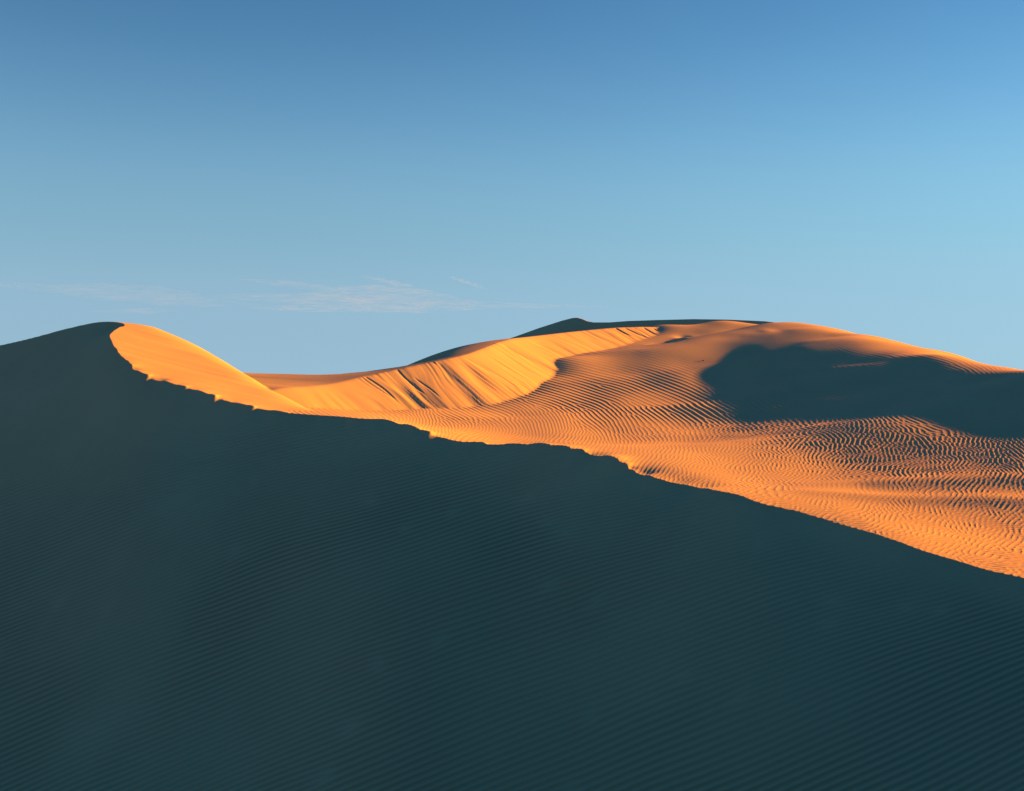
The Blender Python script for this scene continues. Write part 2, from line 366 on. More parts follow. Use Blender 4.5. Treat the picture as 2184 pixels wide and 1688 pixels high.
S1_pts = [tuple(p) for p in crest_pts] + [P(*q) for q in [
    (-300, 800, 36.2), (-420, 1200, 27.4), (-420, 1688, 22.0), (0, 1688, 21.4), (0, 1200, 26.9), (0, 900, 31.9), (0, 800, 34.0), (0, 740, 35.5), (120, 717, 35.2), (120, 830, 32.6),
    (120, 1000, 29.3), (300, 950, 28.4), (300, 1200, 24.8), (300, 1688, 19.9), (546, 1688, 18.8), (546, 1250, 23.4), (546, 1000, 27.1), (680, 974, 27.0),
    (820, 1688, 17.2), (820, 1250, 21.6), (820, 1020, 25.4), (1092, 1688, 16.4), (1092, 1300, 20.3), (1092, 1080, 23.6),
    (1366, 1688, 15.5), (1366, 1320, 18.8), (1640, 1688, 14.6), (1640, 1350, 17.3), (1900, 1688, 13.8), (1900, 1400, 16.1),
    (2184, 1688, 13.1), (2184, 1450, 14.9), (2600, 1688, 12.0), (2600, 1480, 13.6)]]
# the face keeps rising at the same steepness beyond its crest (that part is cut away by the crest)
for k in range(2, len(crest_pts), 4):
    cx, cy, cz = crest_pts[k]
    S1_pts.append((cx + .4, cy + 2.6, cz + 1.6))
s1_tps_base = TPS(S1_pts, .25)
# gentle bulges of the shaded face: centre x, y and height of each, radius 1.2 m
FACE_SWELLS = [(-2.0, 20.0, 0.276), (-0.7, 20.0, -0.139), (0.6, 20.0, 0.061), (1.9, 20.0, -0.030), (-4.6, 21.3, -0.185), (-3.3, 21.3, 0.086), (-2.0, 21.3, -0.359), (-0.7,
21.3, 0.313), (0.6, 21.3, -0.049), (1.9, 21.3, 0.062), (-5.9, 22.6, 0.084), (-4.6, 22.6, 0.044), (-3.3, 22.6, -0.141), (-2.0, 22.6, 0.124), (-0.7, 22.6,
-0.256), (0.6, 22.6, 0.012), (1.9, 22.6, 0.090), (-8.5, 23.9, -0.041), (-7.2, 23.9, -0.177), (-5.9, 23.9, -0.035), (-4.6, 23.9, -0.085), (-3.3, 23.9, 0.266),
(-2.0, 23.9, -0.352), (-0.7, 23.9, 0.531), (0.6, 23.9, -0.187), (1.9, 23.9, -0.072), (3.2, 23.9, 0.009), (-9.8, 25.2, -0.077), (-8.5, 25.2, -0.012), (-7.2,
25.2, 0.114), (-5.9, 25.2, -0.099), (-4.6, 25.2, -0.031), (-3.3, 25.2, -0.293), (-2.0, 25.2, 0.344), (-0.7, 25.2, -0.515), (0.6, 25.2, 0.337), (1.9, 25.2,
-0.007), (-11.1, 26.5, -0.126), (-9.8, 26.5, 0.216), (-8.5, 26.5, -0.079), (-7.2, 26.5, -0.026), (-5.9, 26.5, -0.056), (-4.6, 26.5, 0.135), (-3.3, 26.5,
-0.086), (-2.0, 26.5, -0.204), (-0.7, 26.5, 0.401), (0.6, 26.5, -0.356), (-11.1, 27.8, -0.111), (-9.8, 27.8, -0.362), (-8.5, 27.8, 0.041), (-7.2, 27.8, -0.005),
(-5.9, 27.8, 0.219), (-4.6, 27.8, -0.193), (-3.3, 27.8, 0.196), (-2.0, 27.8, 0.006), (-12.4, 29.1, 0.332), (-11.1, 29.1, -0.184), (-9.8, 29.1, 0.221), (-8.5,
29.1, -0.405), (-7.2, 29.1, -0.054), (-5.9, 29.1, -0.261), (-4.6, 29.1, 0.223), (-3.3, 29.1, -0.175), (-12.4, 30.4, -0.062), (-11.1, 30.4, 0.029), (-9.8, 30.4,
-0.001), (-8.5, 30.4, 0.037), (-7.2, 30.4, 0.386), (-5.9, 30.4, -0.012), (-13.7, 31.7, 0.277), (-12.4, 31.7, 0.002), (-11.1, 31.7, -0.033), (-9.8, 31.7,
-0.009), (-13.7, 33.0, 0.310), (-12.4, 33.0, -0.282), (-11.1, 33.0, 0.122), (-13.7, 34.3, -0.286), (-12.4, 34.3, 0.144), (-13.7, 35.6, 0.280), (-12.4, 35.6,
-0.086)]


def s1_base(x, y):
    z = s1_tps_base(x, y)
    for a, b, h in FACE_SWELLS:
        z = z + h * np.exp(-((x - a) ** 2 + (y - b) ** 2) / 2.88)
    return z


crest_lim = np.where(CREST[:, 0] < 620, .16, .3)
crest_res = np.clip(crest_pts[:, 2] - s1_base(crest_pts[:, 0], crest_pts[:, 1]), -crest_lim, crest_lim)


def s1_tps(x, y):
    """the shaded face, with the small slumps that notch its crest"""
    z = s1_base(x, y)
    x = np.asarray(x, float)
    y = np.asarray(y, float)
    num = np.zeros(np.shape(x))
    den = np.full(np.shape(x), 1e-9)
    dmin = np.full(np.shape(x), 1e9)
    for (cx, cy, _), r in zip(crest_pts, crest_res):
        d2 = (x - cx) ** 2 + (y - cy) ** 2
        w_ = 1 / (d2 + .004) ** 2
        num += w_ * r
        den += w_
        dmin = np.minimum(dmin, d2)
    jag = .045 * value_noise1(x * 1.7 + 11, 41) + .035 * value_noise1(x * 4.3 + .8 * y, 42)
    return z + num / den * np.exp(-dmin / .4) + jag * np.exp(-dmin / .10) * (1 - .7 * sstep(-3, 1.5, x)) * (.35 + .65 * sstep(-7, -5.5, x))


def crest_distance(X):
    """distance of the near dune's crest in each direction X = x / y"""
    cx = np.concatenate([[-.9, -.5, -.375], crest_pts[9:, 0] / crest_pts[9:, 1]])
    ct = np.concatenate([[37.0, 35.5, 33.0], crest_pts[9:, 1]])
    o_ = np.argsort(cx)
    return np.interp(X, cx[o_], ct[o_])


def unseen_rise_under_camera(x, y):
    return -1.75 + .42 * x - .45 * y  # tilt chosen so the rise stays shaded and cuts warm bounce


# ------------------------------------------------------------------ wind ripples (phase-aligned Gabor noise)
def ripple_field(surf, table, sig_f, region, X, T, iters, seed, lam_rng, jitter_ang=0.0):
    """returns (complex ripple signal on the grid, wavelength at each grid vertex)"""
    r = np.random.default_rng(seed)
    tab = np.array(table, float)
    # kernel centres: jittered grid with spacing that follows the local wavelength -> use a fixed spacing per distance band
    pts = []
    y = region[0]
    while y < region[1]:
        sp = .16 + .0022 * (y - 13) if region[2] == 'near' else .16 + .0014 * (y - 17)
        xs = np.arange(-.52 * y - 1, .52 * y + 1, sp)
        pts.append(np.stack([xs + r.uniform(-.4, .4, len(xs)) * sp, y + r.uniform(-.4, .4, len(xs)) * sp], 1))
        y += sp
    pts = np.vstack(pts)
    px0, py0 = pts[:, 0], pts[:, 1]
    e = .15

    def proj(x, y):
        z = surf(x, y)
        return CX + F_PX * x / y, CY - F_PX * z / y
    u0, v0 = proj(px0, py0)
    keep = (u0 > -120) & (u0 < 2300) & (v0 > 640) & (v0 < 1760)
    if region[2] == 'near':
        keep &= py0 < crest_distance(px0 / py0) + .8
    else:
        keep &= surf(px0, py0) < s1_tps(px0, py0) + .5
    px0, py0, u0, v0 = px0[keep], py0[keep], u0[keep], v0[keep]
    ux1, vx1 = proj(px0 + e, py0)
    ux0, vx0 = proj(px0 - e, py0)
    uy1, vy1 = proj(px0, py0 + e)
    uy0, vy0 = proj(px0, py0 - e)
    J = np.array([[(ux1 - ux0), (uy1 - uy0)], [(vx1 - vx0), (vy1 - vy0)]]) / (2 * e)
    # interpolate the surveyed ripple direction and spacing
    ang = np.arctan(tab[:, 2])
    nx, ny = -np.sin(ang), np.cos(ang)
    sgn = np.where(nx < 0, -1, 1) if region[2] == 'bowl' else np.where(ny < 0, -1, 1)
    nx, ny = nx * sgn, ny * sgn
    d2 = (u0[:, None] - tab[None, :, 0]) ** 2 + (1.6 * (v0[:, None] - tab[None, :, 1])) ** 2 + 30.0 ** 2
    w = d2 ** -2.2
    w /= w.sum(1, keepdims=True)
    qx, qy = (w * nx).sum(1), (w * ny).sum(1)
    sp = np.exp((w * np.log(tab[:, 3])).sum(1)) * (.87 if region[2] == 'bowl' else 1)
    qn = np.hypot(qx, qy)
    qx, qy = qx / qn / sp * 2 * np.pi, qy / qn / sp * 2 * np.pi
    kx = J[0, 0] * qx + J[1, 0] * qy
    ky = J[0, 1] * qx + J[1, 1] * qy
    kn = np.hypot(kx, ky)
    lam = 2 * np.pi / kn
    print('ripples', region[2], len(px0), 'wavelength', np.percentile(lam, [5, 25, 50, 75, 95]).round(3))
    lam = np.clip(lam, *lam_rng)
    ja = jitter_ang + (.36 * sstep(1330, 1600, u0) * sstep(880, 930, v0) if region[2] == 'bowl' else 0)
    a = np.arctan2(ky, kx) + r.normal(0, 1, len(kx)) * ja
    kx, ky = np.cos(a) * 2 * np.pi / lam, np.sin(a) * 2 * np.pi / lam
    sig = sig_f * lam
    sig = np.maximum(sig, .15)
    # phase alignment
    n = len(px0)
    kd = kdtree.KDTree(n)
    for i in range(n):
        kd.insert((px0[i], py0[i], 0), i)
    kd.balance()
    nb = []
    for i in range(n):
        nb.append(np.array([q[1] for q in kd.find_range((px0[i], py0[i], 0), 1.9 * sig[i]) if q[1] != i], int))
    ph = r.uniform(0, 2 * np.pi, n)
    order0 = np.argsort(py0 + .3 * px0)
    for it in range(iters):
        order = order0 if it == 0 else r.permutation(n)
        for i in order:
            j = nb[i]
            if len(j) == 0:
                continue
            dx, dy = px0[i] - px0[j], py0[i] - py0[j]
            g = np.exp(-(dx * dx + dy * dy) / (2 * sig[j] ** 2))
            th = ph[j] + kx[j] * dx + ky[j] * dy
            # midpoint rule keeps the phase consistent where the direction turns
            th = th + .5 * ((kx[i] - kx[j]) * dx + (ky[i] - ky[j]) * dy)
            ph[i] = math.atan2((g * np.sin(th)).sum(), (g * np.cos(th)).sum())
    re = np.zeros((len(T), len(X)), np.float32)
    im = np.zeros_like(re)
    lw = np.zeros_like(re)
    ws = np.zeros_like(re)
    for i in range(n):
        R = 2.3 * sig[i]
        r0, r1 = np.searchsorted(T, (py0[i] - R, py0[i] + R))
        ya, yb = py0[i] - R, py0[i] + R
        xa, xb = px0[i] - R, px0[i] + R
        c0, c1 = np.searchsorted(X, (min(xa / ya, xa / yb), max(xb / ya, xb / yb)))
        if r1 <= r0 or c1 <= c0:
            continue
        tb = T[r0:r1, None]
        dx = (X[None, c0:c1] * tb - px0[i]).astype(np.float32)
        dy = (tb - py0[i]).astype(np.float32)
        g = np.exp((dx * dx + dy * dy) * np.float32(-.5 / sig[i] ** 2))
        th = dx * np.float32(kx[i]) + dy * np.float32(ky[i]) + np.float32(ph[i])
        re[r0:r1, c0:c1] += g * np.cos(th)
        im[r0:r1, c0:c1] += g * np.sin(th)
        lw[r0:r1, c0:c1] += g * np.float32(lam[i])
        ws[r0:r1, c0:c1] += g
    lw /= np.maximum(ws, 1e-6)
    return re, im, lw, ws


# ripple readings: x, y, slope of the ripple lines (down positive), spacing across them
RIP_NEAR = [(100, 1600, -.42, 12), (450, 1500, -.40, 11.5), (300, 1200, -.37, 8.2), (100, 1180, -.38, 7.8), (600, 1300, -.37, 10), (1000, 1600, -.40, 14.5),
            (1092, 1350, -.37, 12.5), (1000, 1150, -.32, 9.4), (900, 1020, -.25, 7.5), (1300, 1050, -.22, 7.5), (700, 1000, -.24, 7), (400, 1000, -.27, 6.8),
            (200, 900, -.2, 5.5), (150, 800, -.1, 5), (1600, 1150, -.25, 9), (1900, 1250, -.25, 9.5), (1600, 1350, -.37, 12.5), (1500, 1600, -.42, 16),
            (2100, 1500, -.47, 15.5), (2100, 1650, -.5, 17), (2100, 1330, -.32, 11), (1800, 1600, -.45, 16)]
RIP_BOWL = [(1200, 775, .17, 5.2), (1300, 800, .25, 6.6), (1400, 770, .26, 6), (1420, 840, .38, 7.5), (1250, 840, .33, 7.2), (1170, 840, .28, 6), (1060, 880, .3, 6),
            (1000, 893, .6, 7), (960, 882, .42, 6), (1160, 918, 2.2, 8.5), (1100, 908, 1.0, 8), (1180, 937, -.5, 7), (1100, 935, -.25, 6), (1000, 925, -.22, 6),
            (900, 895, 2.0, 8), (860, 885, .6, 7), (800, 885, .9, 9), (740, 880, .7, 8), (880, 905, -.3, 6),
            (1270, 900, .65, 7.5), (1300, 920, 1.2, 8.5), (1260, 948, -1.0, 8), (1345, 930, 2.8, 10.5), (1320, 975, -.8, 8), (1400, 985, -1.0, 9),
            (1500, 880, .5, 8.5), (1560, 860, .55, 8), (1620, 880, .62, 9.5), (1400, 910, .8, 9), (1500, 930, 1.6, 11), (1480, 965, -1.8, 10),
            (1650, 935, 1.6, 12), (1720, 925, 1.15, 12), (1650, 960, 6, 12), (1760, 945, 2.2, 12), (1850, 950, 2.2, 12), (1780, 970, -2.0, 11), (1950, 960, 1.5, 11),
            (2050, 975, 2.0, 11), (2150, 980, 1.5, 11), (1900, 985, -1.6, 10.5), (2050, 1010, -1.5, 11), (1780, 995, -.6, 8), (1680, 985, -1.0, 9),
            (1600, 980, -1.0, 9), (1560, 1010, -.4, 7), (1700, 1020, -.6, 7), (1850, 1025, -.5, 8.5), (2000, 1040, -.6, 9.5), (2130, 1040, -.8, 10),
            (1750, 1050, -.9, 7.5), (1900, 1065, -1.0, 9), (2050, 1085, -.8, 9), (1650, 1068, -.1, 6.5), (1800, 1090, -.12, 6.5), (1950, 1115, -.25, 7.5),
            (2050, 1120, -.45, 8.5), (2150, 1130, -.4, 8.5), (2000, 1165, -.12, 7), (2150, 1195, -.08, 7),
            (1400, 735, .12, 4.5), (1480, 700, -.2, 4.5), (1550, 700, -.15, 4.5), (1900, 780, .2, 5), (1800, 850, .35, 7), (2000, 900, .4, 8), (1700, 880, .5, 8)]

# ------------------------------------------------------------------ one grid of sand from the camera to the back of the bowl
Xin = np.linspace(-.480, .480, int(1053 * Q))
Xm = np.concatenate([np.linspace(-1.5, -.80, 16)[:-1], np.linspace(-.80, -.480, 60)[:-1], Xin, np.linspace(.480, .85, 110)[1:], np.linspace(.85, 1.6, 20)[1:]])
rows = [3.0]
while rows[-1] < 56.5:
    t = rows[-1]
    if t < 11.8:
        dt = .25
    elif t < 31.5:
        dt = max(t * t / (14.5 * F_PX * .469 * Q), .010)
    elif t < 52:
        dt = .034 / Q * 1.5 * .9
    else:
        dt = .15
    rows.append(t + dt)
T = np.array(rows)
print('grid', len(T), len(Xm))
gx = Xm[None, :] * T[:, None]
gy = np.repeat(T[:, None], len(Xm), 1)

# near face and upper surface, evaluated only where needed
z1 = np.full(gx.shape, 60.0)
m1 = gy < 39.5
cX = crest_pts[7:, 0] / crest_pts[7:, 1]
o_ = np.argsort(cX)
tc = np.interp(Xm, cX[o_], crest_pts[7:, 1][o_])
m1 &= gy < np.where(Xm < -.33, 39.0, tc + 1.8)[None, :]
z1[m1] = s1_tps(gx[m1], gy[m1])
zu = np.full(gx.shape, -1.0)
far_bad = (gy < 12.5)
mu = ~far_bad
zu_m, end_m, slip_m = upper_surface(gx[mu], gy[mu])
zu[mu] = zu_m
endface = np.zeros(gx.shape, bool)
endface[mu] = end_m
slipw = np.zeros(gx.shape)
slipw[mu] = slip_m
zu[far_bad] = 50.0
infront = gy < (crest_distance(Xm) - 2.2)[None, :]
zu[infront] = 50.0
endface[infront] = False

# ripples
reN, imN, lwN, wsN = ripple_field(lambda x, y: s1_tps(x, y), RIP_NEAR, 2.0, (12.3, 35, 'near'), Xm, T, 5, 5, (.05, .35), .03)
reB, imB, lwB, wsB = ripple_field(lambda x, y: mid_surface(x, y, False)[0], RIP_BOWL, 1.05, (15.5, 53, 'bowl'), Xm, T, 4, 6, (.09, .45), .06)


def profile(re, im):
    ph = np.arctan2(im, re)
    mag = np.hypot(re, im)
    conf = np.clip(mag / (np.percentile(mag[mag > 0], 50) + 1e-6), 0, 1) ** .6
    ph = ph + .35 * np.sin(ph)
    return conf * (np.cos(ph) + .22 * np.cos(2 * ph))


amp_n = np.minimum(lwN, .2) / 7.5 * (.4 + .6 * sstep(.1, .8, zu - z1)) * (.75 + .35 * value_noise2(gx * .35, gy * .35, 61)) * sstep(.0, .4, wsN)
amp_n *= 1 - .8 * sstep(-.6, .1, gx * 0 + (z1 - 1.1)) * sstep(-7, -10, gx)
RIP_SKEW = -.5
mag_n = np.hypot(reN, imN)
conf_n = np.clip(mag_n / (np.percentile(mag_n[mag_n > 0], 50) + 1e-6), 0, 1) ** .5
phn = np.arctan2(imN, reN)
phn = phn + RIP_SKEW * np.sin(phn + math.pi / 2)          # gentle side down-slope, steep side up-slope
z1r = z1 + conf_n * np.cos(phn) * amp_n + .008 * value_noise2(gx * 1.1, gy * 1.1, 62) + .015 * value_noise2(gx * .35 + 9, gy * .35, 63)

pxg = CX + F_PX * gx / gy
pyg = CY - F_PX * zu / gy
bankw = sstep(1450, 1680, pxg) * sstep(905, 945, pyg)
amp_b = np.minimum(lwB, .22) / (38 - 14 * bankw) * sstep(.0, .4, wsB)
amp_b *= (1 - slipw) * (~endface)
# quieter sand: the bright hollow by the crest, the lee of the ridge and the plateau
amp_b *= 1 - .55 * np.exp(-(((gx - 6.0) / 3.5) ** 2 + ((gy - 21.3) / 1.6) ** 2))
amp_b *= 1 - .75 * sstep(36, 43, gy + 1.2 * value_noise2(gx * .5, gy * .5, 66))
amp_b *= 1 - .75 * sstep(9.2, 11.0, gx + .0 * gy) * sstep(28.5, 31, gy)
amp_b *= 1 - .35 * sstep(5, 8, gx) * sstep(35, 38, gy)
amp_b *= 1 - .8 * np.exp(-(((gx - 7.2) / 1.3) ** 2 + ((gy - 40) / 3.2) ** 2))
amp_b *= .85 + .55 * value_noise2(gx * .45 + 4, gy * .45, 64)
zur = zu + profile(reB, imB) * amp_b + .006 * value_noise2(gx * .9, gy * .9, 65) * (gy > 12.5)

hill = unseen_rise_under_camera(gx, gy)
z1r = np.where(gy < 16, smax(z1r, hill, .6), z1r)
near = (z1r < zur) | endface
gz = np.minimum(z1r, zur)
gz = np.where(gy < 12.5, z1r, gz)
near |= gy < 12.5
# dark bands painted along the near dune's ripple crests for missing shading
ripple_shade = (conf_n * (.5 + .5 * np.cos(phn)) * sstep(.0, .4, wsN)).astype(np.float32) * np.float32(1)
ripple_shade *= (.72 + .35 * value_noise2(gx * .5 + 3, gy * .5, 68)).astype(np.float32)
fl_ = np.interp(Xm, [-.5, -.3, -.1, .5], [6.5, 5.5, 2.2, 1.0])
ripple_shade *= sstep(.15, 1.0, (crest_distance(Xm)[None, :] - gy) / fl_[None, :]).astype(np.float32)
ripple_shade[endface] = 0
ripple_shade[~near] = 0

verts = np.stack([gx, gy, gz], -1).reshape(-1, 3)
nr, nc = gx.shape
ii = np.arange(nr * nc).reshape(nr, nc)
quads = np.stack([ii[:-1, :-1], ii[:-1, 1:], ii[1:, 1:], ii[1:, :-1]], -1).reshape(-1, 4)
qnear = near[:-1, :-1].reshape(-1)


def mesh_obj(name, v, f, mat, smooth=True, attr=None):
    used = np.unique(f)
    remap = np.full(len(v), -1, np.int64)
    remap[used] = np.arange(len(used))
    v = v[used]
    f = remap[f]
    me = bpy.data.meshes.new(name)
    me.vertices.add(len(v))
    me.vertices.foreach_set('co', v.astype(np.float32).ravel())
    me.loops.add(f.size)
    me.loops.foreach_set('vertex_index', f.astype(np.int32).ravel())
    me.polygons.add(len(f))
    me.polygons.foreach_set('loop_start', (np.arange(len(f)) * f.shape[1]).astype(np.int32))
    me.polygons.foreach_set('use_smooth', np.full(len(f), smooth))
    me.update(calc_edges=True)
    if attr is not None:
        me.attributes.new('ripple_shade', 'FLOAT', 'POINT').data.foreach_set('value', attr.ravel()[used].astype(np.float32))
    me.materials.append(mat)
    o = bpy.data.objects.new(name, me)
    col.objects.link(o)
    return o


def tag(o, label, cat, kind=None, group=None):
    o['label'] = label
    o['category'] = cat
    if kind:
        o['kind'] = kind
    if group:
        o['group'] = group
    return o


# ------------------------------------------------------------------ materials
def sand_material():
    m = bpy.data.materials.new('sand')
    m.use_nodes = True
    nt = m.node_tree
    b = nt.nodes['Principled BSDF']
    b.inputs['Roughness'].default_value = .95
    b.inputs['Specular IOR Level'].default_value = .08
    tc = nt.nodes.new('ShaderNodeTexCoord')
    n1 = nt.nodes.new('ShaderNodeTexNoise')
    n1.inputs['Scale'].default_value = .45
    n1.inputs['Detail'].default_value = 5
    n2 = nt.nodes.new('ShaderNodeTexNoise')
    n2.inputs['Scale'].default_value = 38
    n2.inputs['Detail'].default_value = 4
    nt.links.new(tc.outputs['Object'], n1.inputs['Vector'])
    nt.links.new(tc.outputs['Object'], n2.inputs['Vector'])
    mixf = nt.nodes.new('ShaderNodeMath')
    mixf.operation = 'MULTIPLY_ADD'
    mixf.inputs[1].default_value = .45
    nt.links.new(n2.outputs['Fac'], mixf.inputs[0])
    half = nt.nodes.new('ShaderNodeMath')
    half.operation = 'MULTIPLY'
    half.inputs[1].default_value = .55
    nt.links.new(n1.outputs['Fac'], half.inputs[0])
    nt.links.new(half.outputs[0], mixf.inputs[2])
    cr = nt.nodes.new('ShaderNodeValToRGB')
    cr.color_ramp.elements[0].position = .3
    cr.color_ramp.elements[0].color = SAND_DARK
    cr.color_ramp.elements[1].position = .7
    cr.color_ramp.elements[1].color = SAND_LIGHT
    nt.links.new(mixf.outputs[0], cr.inputs['Fac'])
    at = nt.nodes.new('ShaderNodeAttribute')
    at.attribute_name = 'ripple_shade'
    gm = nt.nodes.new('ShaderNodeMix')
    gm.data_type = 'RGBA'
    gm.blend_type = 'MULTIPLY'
    gm.inputs['B'].default_value = (.60, .62, .64, 1)  # multiplies the painted ripple shading into the sand colour
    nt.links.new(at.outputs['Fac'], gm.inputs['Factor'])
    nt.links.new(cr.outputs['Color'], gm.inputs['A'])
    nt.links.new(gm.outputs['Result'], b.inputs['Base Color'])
    n3 = nt.nodes.new('ShaderNodeTexNoise')
    n3.inputs['Scale'].default_value = 55
    n3.inputs['Detail'].default_value = 3
    nt.links.new(tc.outputs['Object'], n3.inputs['Vector'])
    bp = nt.nodes.new('ShaderNodeBump')
    bp.inputs['Strength'].default_value = .25
    bp.inputs['Distance'].default_value = .006
    nt.links.new(n3.outputs['Fac'], bp.inputs['Height'])
    nt.links.new(bp.outputs['Normal'], b.inputs['Normal'])
    return m


SAND_DARK = (.190, .258, .176, 1)
SAND_LIGHT = (.222, .300, .206, 1)
sand = sand_material()

o = mesh_obj('shaded_dune', verts, quads[qnear], sand, attr=ripple_shade)
tag(o, 'big dune in shadow across the foreground with fine slanting ripples and a sunlit end face', 'sand dune', 'structure')
o = mesh_obj('rippled_dune', verts, quads[~qnear], sand)
tag(o, 'sunlit orange dune with a streaked slip face, a rippled bowl and a shadowed right flank', 'sand dune', 'structure')

# unseen ground behind and around the camera, tilted to dim the near dune
bx, by = np.meshgrid(np.linspace(-14, 22, 60), np.linspace(-16, 3.2, 60))
bz = unseen_rise_under_camera(bx, by) - .02
ii = np.arange(3600).reshape(60, 60)
qb = np.stack([ii[:-1, :-1], ii[:-1, 1:], ii[1:, 1:], ii[1:, :-1]], -1).reshape(-1, 4)
o = mesh_obj('unseen_shade_rise', np.stack([bx, by, bz], -1).reshape(-1, 3), qb, sand)
tag(o, 'sandy rise where the photographer stands, below the view, tilted to stay shaded and dim the dune face', 'sand ground', 'structure')

# ------------------------------------------------------------------ far dune behind
SKY = np.array([(300, 822), (400, 812), (520, 804), (700, 800), (780, 793), (850, 783), (900, 774), (950, 763), (1000, 750), (1050, 735), (1100, 718), (1150, 700), (1200, 684),
                (1222, 678.5), (1232, 678), (1243, 681), (1255, 686), (1267, 688), (1300, 688), (1320, 686.5), (1340, 685), (1400, 683), (1480, 681), (1550, 682), (1630, 685.5),
                (1690, 692), (1780, 725), (2000, 800)], float)


def far_surface(x, y):
    # ridge runs obliquely: nearer on the right
    yr = 72 - .7 * x
    # distance along the view direction at which the ridge is met for this point's column along the ridge normal
    nx_, ny_ = .573, .819
    d = (x * nx_ + y * ny_) - 72 * ny_
    rx, ry = x - d * nx_, y - d * ny_
    px = CX + F_PX * rx / ry
    zr = (CY - np.interp(px, SKY[:, 0], SKY[:, 1])) / F_PX * ry
    return zr - .66 * (np.sqrt(d * d + .002) - .045)


us = np.linspace(-42, 32, 900)
ds = np.concatenate([np.linspace(-16, -1, 60), np.linspace(-1, 1, 60)[1:], np.linspace(1, 14, 30)[1:]])
U, D = np.meshgrid(us, ds)
fx = U * .819 + D * .573
fy = 72 - U * .573 + D * .819
fz = far_surface(fx, fy)
ii = np.arange(U.size).reshape(U.shape)
qf = np.stack([ii[:-1, :-1], ii[:-1, 1:], ii[1:, 1:], ii[1:, :-1]], -1).reshape(-1, 4)
o = mesh_obj('distant_dune', np.stack([fx, fy, fz], -1).reshape(-1, 3), qf, sand)
tag(o, 'dark shaded dune on the skyline with a small pointed peak behind the sunlit slip face', 'sand dune', 'structure')

# desert plain to the horizon
rr = np.concatenate([[0], np.geomspace(20, 40000, 40)])
aa = np.linspace(0, 2 * np.pi, 97)[:-1]
R_, A_ = np.meshgrid(rr, aa, indexing='ij')
dv = np.stack([R_ * np.cos(A_), R_ * np.sin(A_), np.full(R_.shape, -9.5)], -1).reshape(-1, 3)
ii = np.arange(R_.size).reshape(R_.shape)
iw = np.concatenate([ii, ii[:, :1]], 1)
qd = np.stack([iw[:-1, :-1], iw[1:, :-1], iw[1:, 1:], iw[:-1, 1:]], -1).reshape(-1, 4)
o = mesh_obj('desert_floor', dv, qd, sand)
tag(o, 'flat sandy desert floor reaching to the horizon behind the dunes', 'desert', 'structure')

# ------------------------------------------------------------------ thin cirrus far away over the horizon
def cirrus_material(name, dens):
    m = bpy.data.materials.new(name)
    m.use_nodes = True
    nt = m.node_tree
    nt.nodes.clear()
    out = nt.nodes.new('ShaderNodeOutputMaterial')
    vol = nt.nodes.new('ShaderNodeVolumePrincipled')
    vol.inputs['Color'].default_value = (.42, .88, 1, 1)
    tc = nt.nodes.new('ShaderNodeTexCoord')
    mp = nt.nodes.new('ShaderNodeMapping')
    mp.inputs['Rotation'].default_value = (0, math.radians(5), 0)
    mp.inputs['Scale'].default_value = (1 / 340, 1 / 300, 1 / 17)
    nz = nt.nodes.new('ShaderNodeTexNoise')
    nz.inputs['Scale'].default_value = 1
    nz.inputs['Detail'].default_value = 5
    nz.inputs['Roughness'].default_value = .6
    mr = nt.nodes.new('ShaderNodeMapRange')
    mr.inputs['From Min'].default_value = .37
    mr.inputs['From Max'].default_value = .72
    mr.inputs['To Min'].default_value = 0
    mr.inputs['To Max'].default_value = dens
    nt.links.new(tc.outputs['Object'], mp.inputs['Vector'])
    nt.links.new(mp.outputs[0], nz.inputs['Vector'])
    nt.links.new(nz.outputs['Fac'], mr.inputs['Value'])
    nt.links.new(mr.outputs[0], vol.inputs['Density'])
    nt.links.new(vol.outputs[0], out.inputs['Volume'])
    return m


CLOUD_D = 12000.0


def cirrus(name, strands, mat):
    vs, fs = [], []
    for pts, rv in strands:
        p = np.array([P(px, py, CLOUD_D) for px, py in pts], float)
        c = catmull(p, 10)
        n = len(c)
        u = np.linspace(0, 1, n)
        rad = rv * CLOUD_D / F_PX * np.maximum(.02, np.sin(np.pi * u) ** .8) * (1 + .25 * value_noise1(u * 9 + rv, 81))
        base = len(vs)
        K = 16
        for i in range(n):
            for k in range(K):
                a = 2 * np.pi * k / K
                vs.append((c[i, 0], c[i, 1] + 200 * np.cos(a) * rad[i] / (rv * CLOUD_D / F_PX), c[i, 2] + rad[i] * np.sin(a)))
        for i in range(n - 1):
            for k in range(K):
                k2 = (k + 1) % K
                fs.append((base + i * K + k, base + i * K + k2, base + (i + 1) * K + k2, base + (i + 1) * K + k))
        # close both ends
        for i0 in (0, n - 1):
            vs.append(tuple(c[i0]))
            ce = len(vs) - 1
            for k in range(K):
                k2 = (k + 1) % K
                q = (ce, base + i0 * K + k, base + i0 * K + k2)
                fs.append(q[::-1] if i0 == 0 else q)
    me = bpy.data.meshes.new(name)
    org = np.mean(vs, axis=0)
    me.from_pydata([tuple(np.array(v) - org) for v in vs], [], fs)
    me.materials.append(mat)
    ob = bpy.data.objects.new(name, me)
    ob.location = org
    col.objects.link(ob)
    return ob


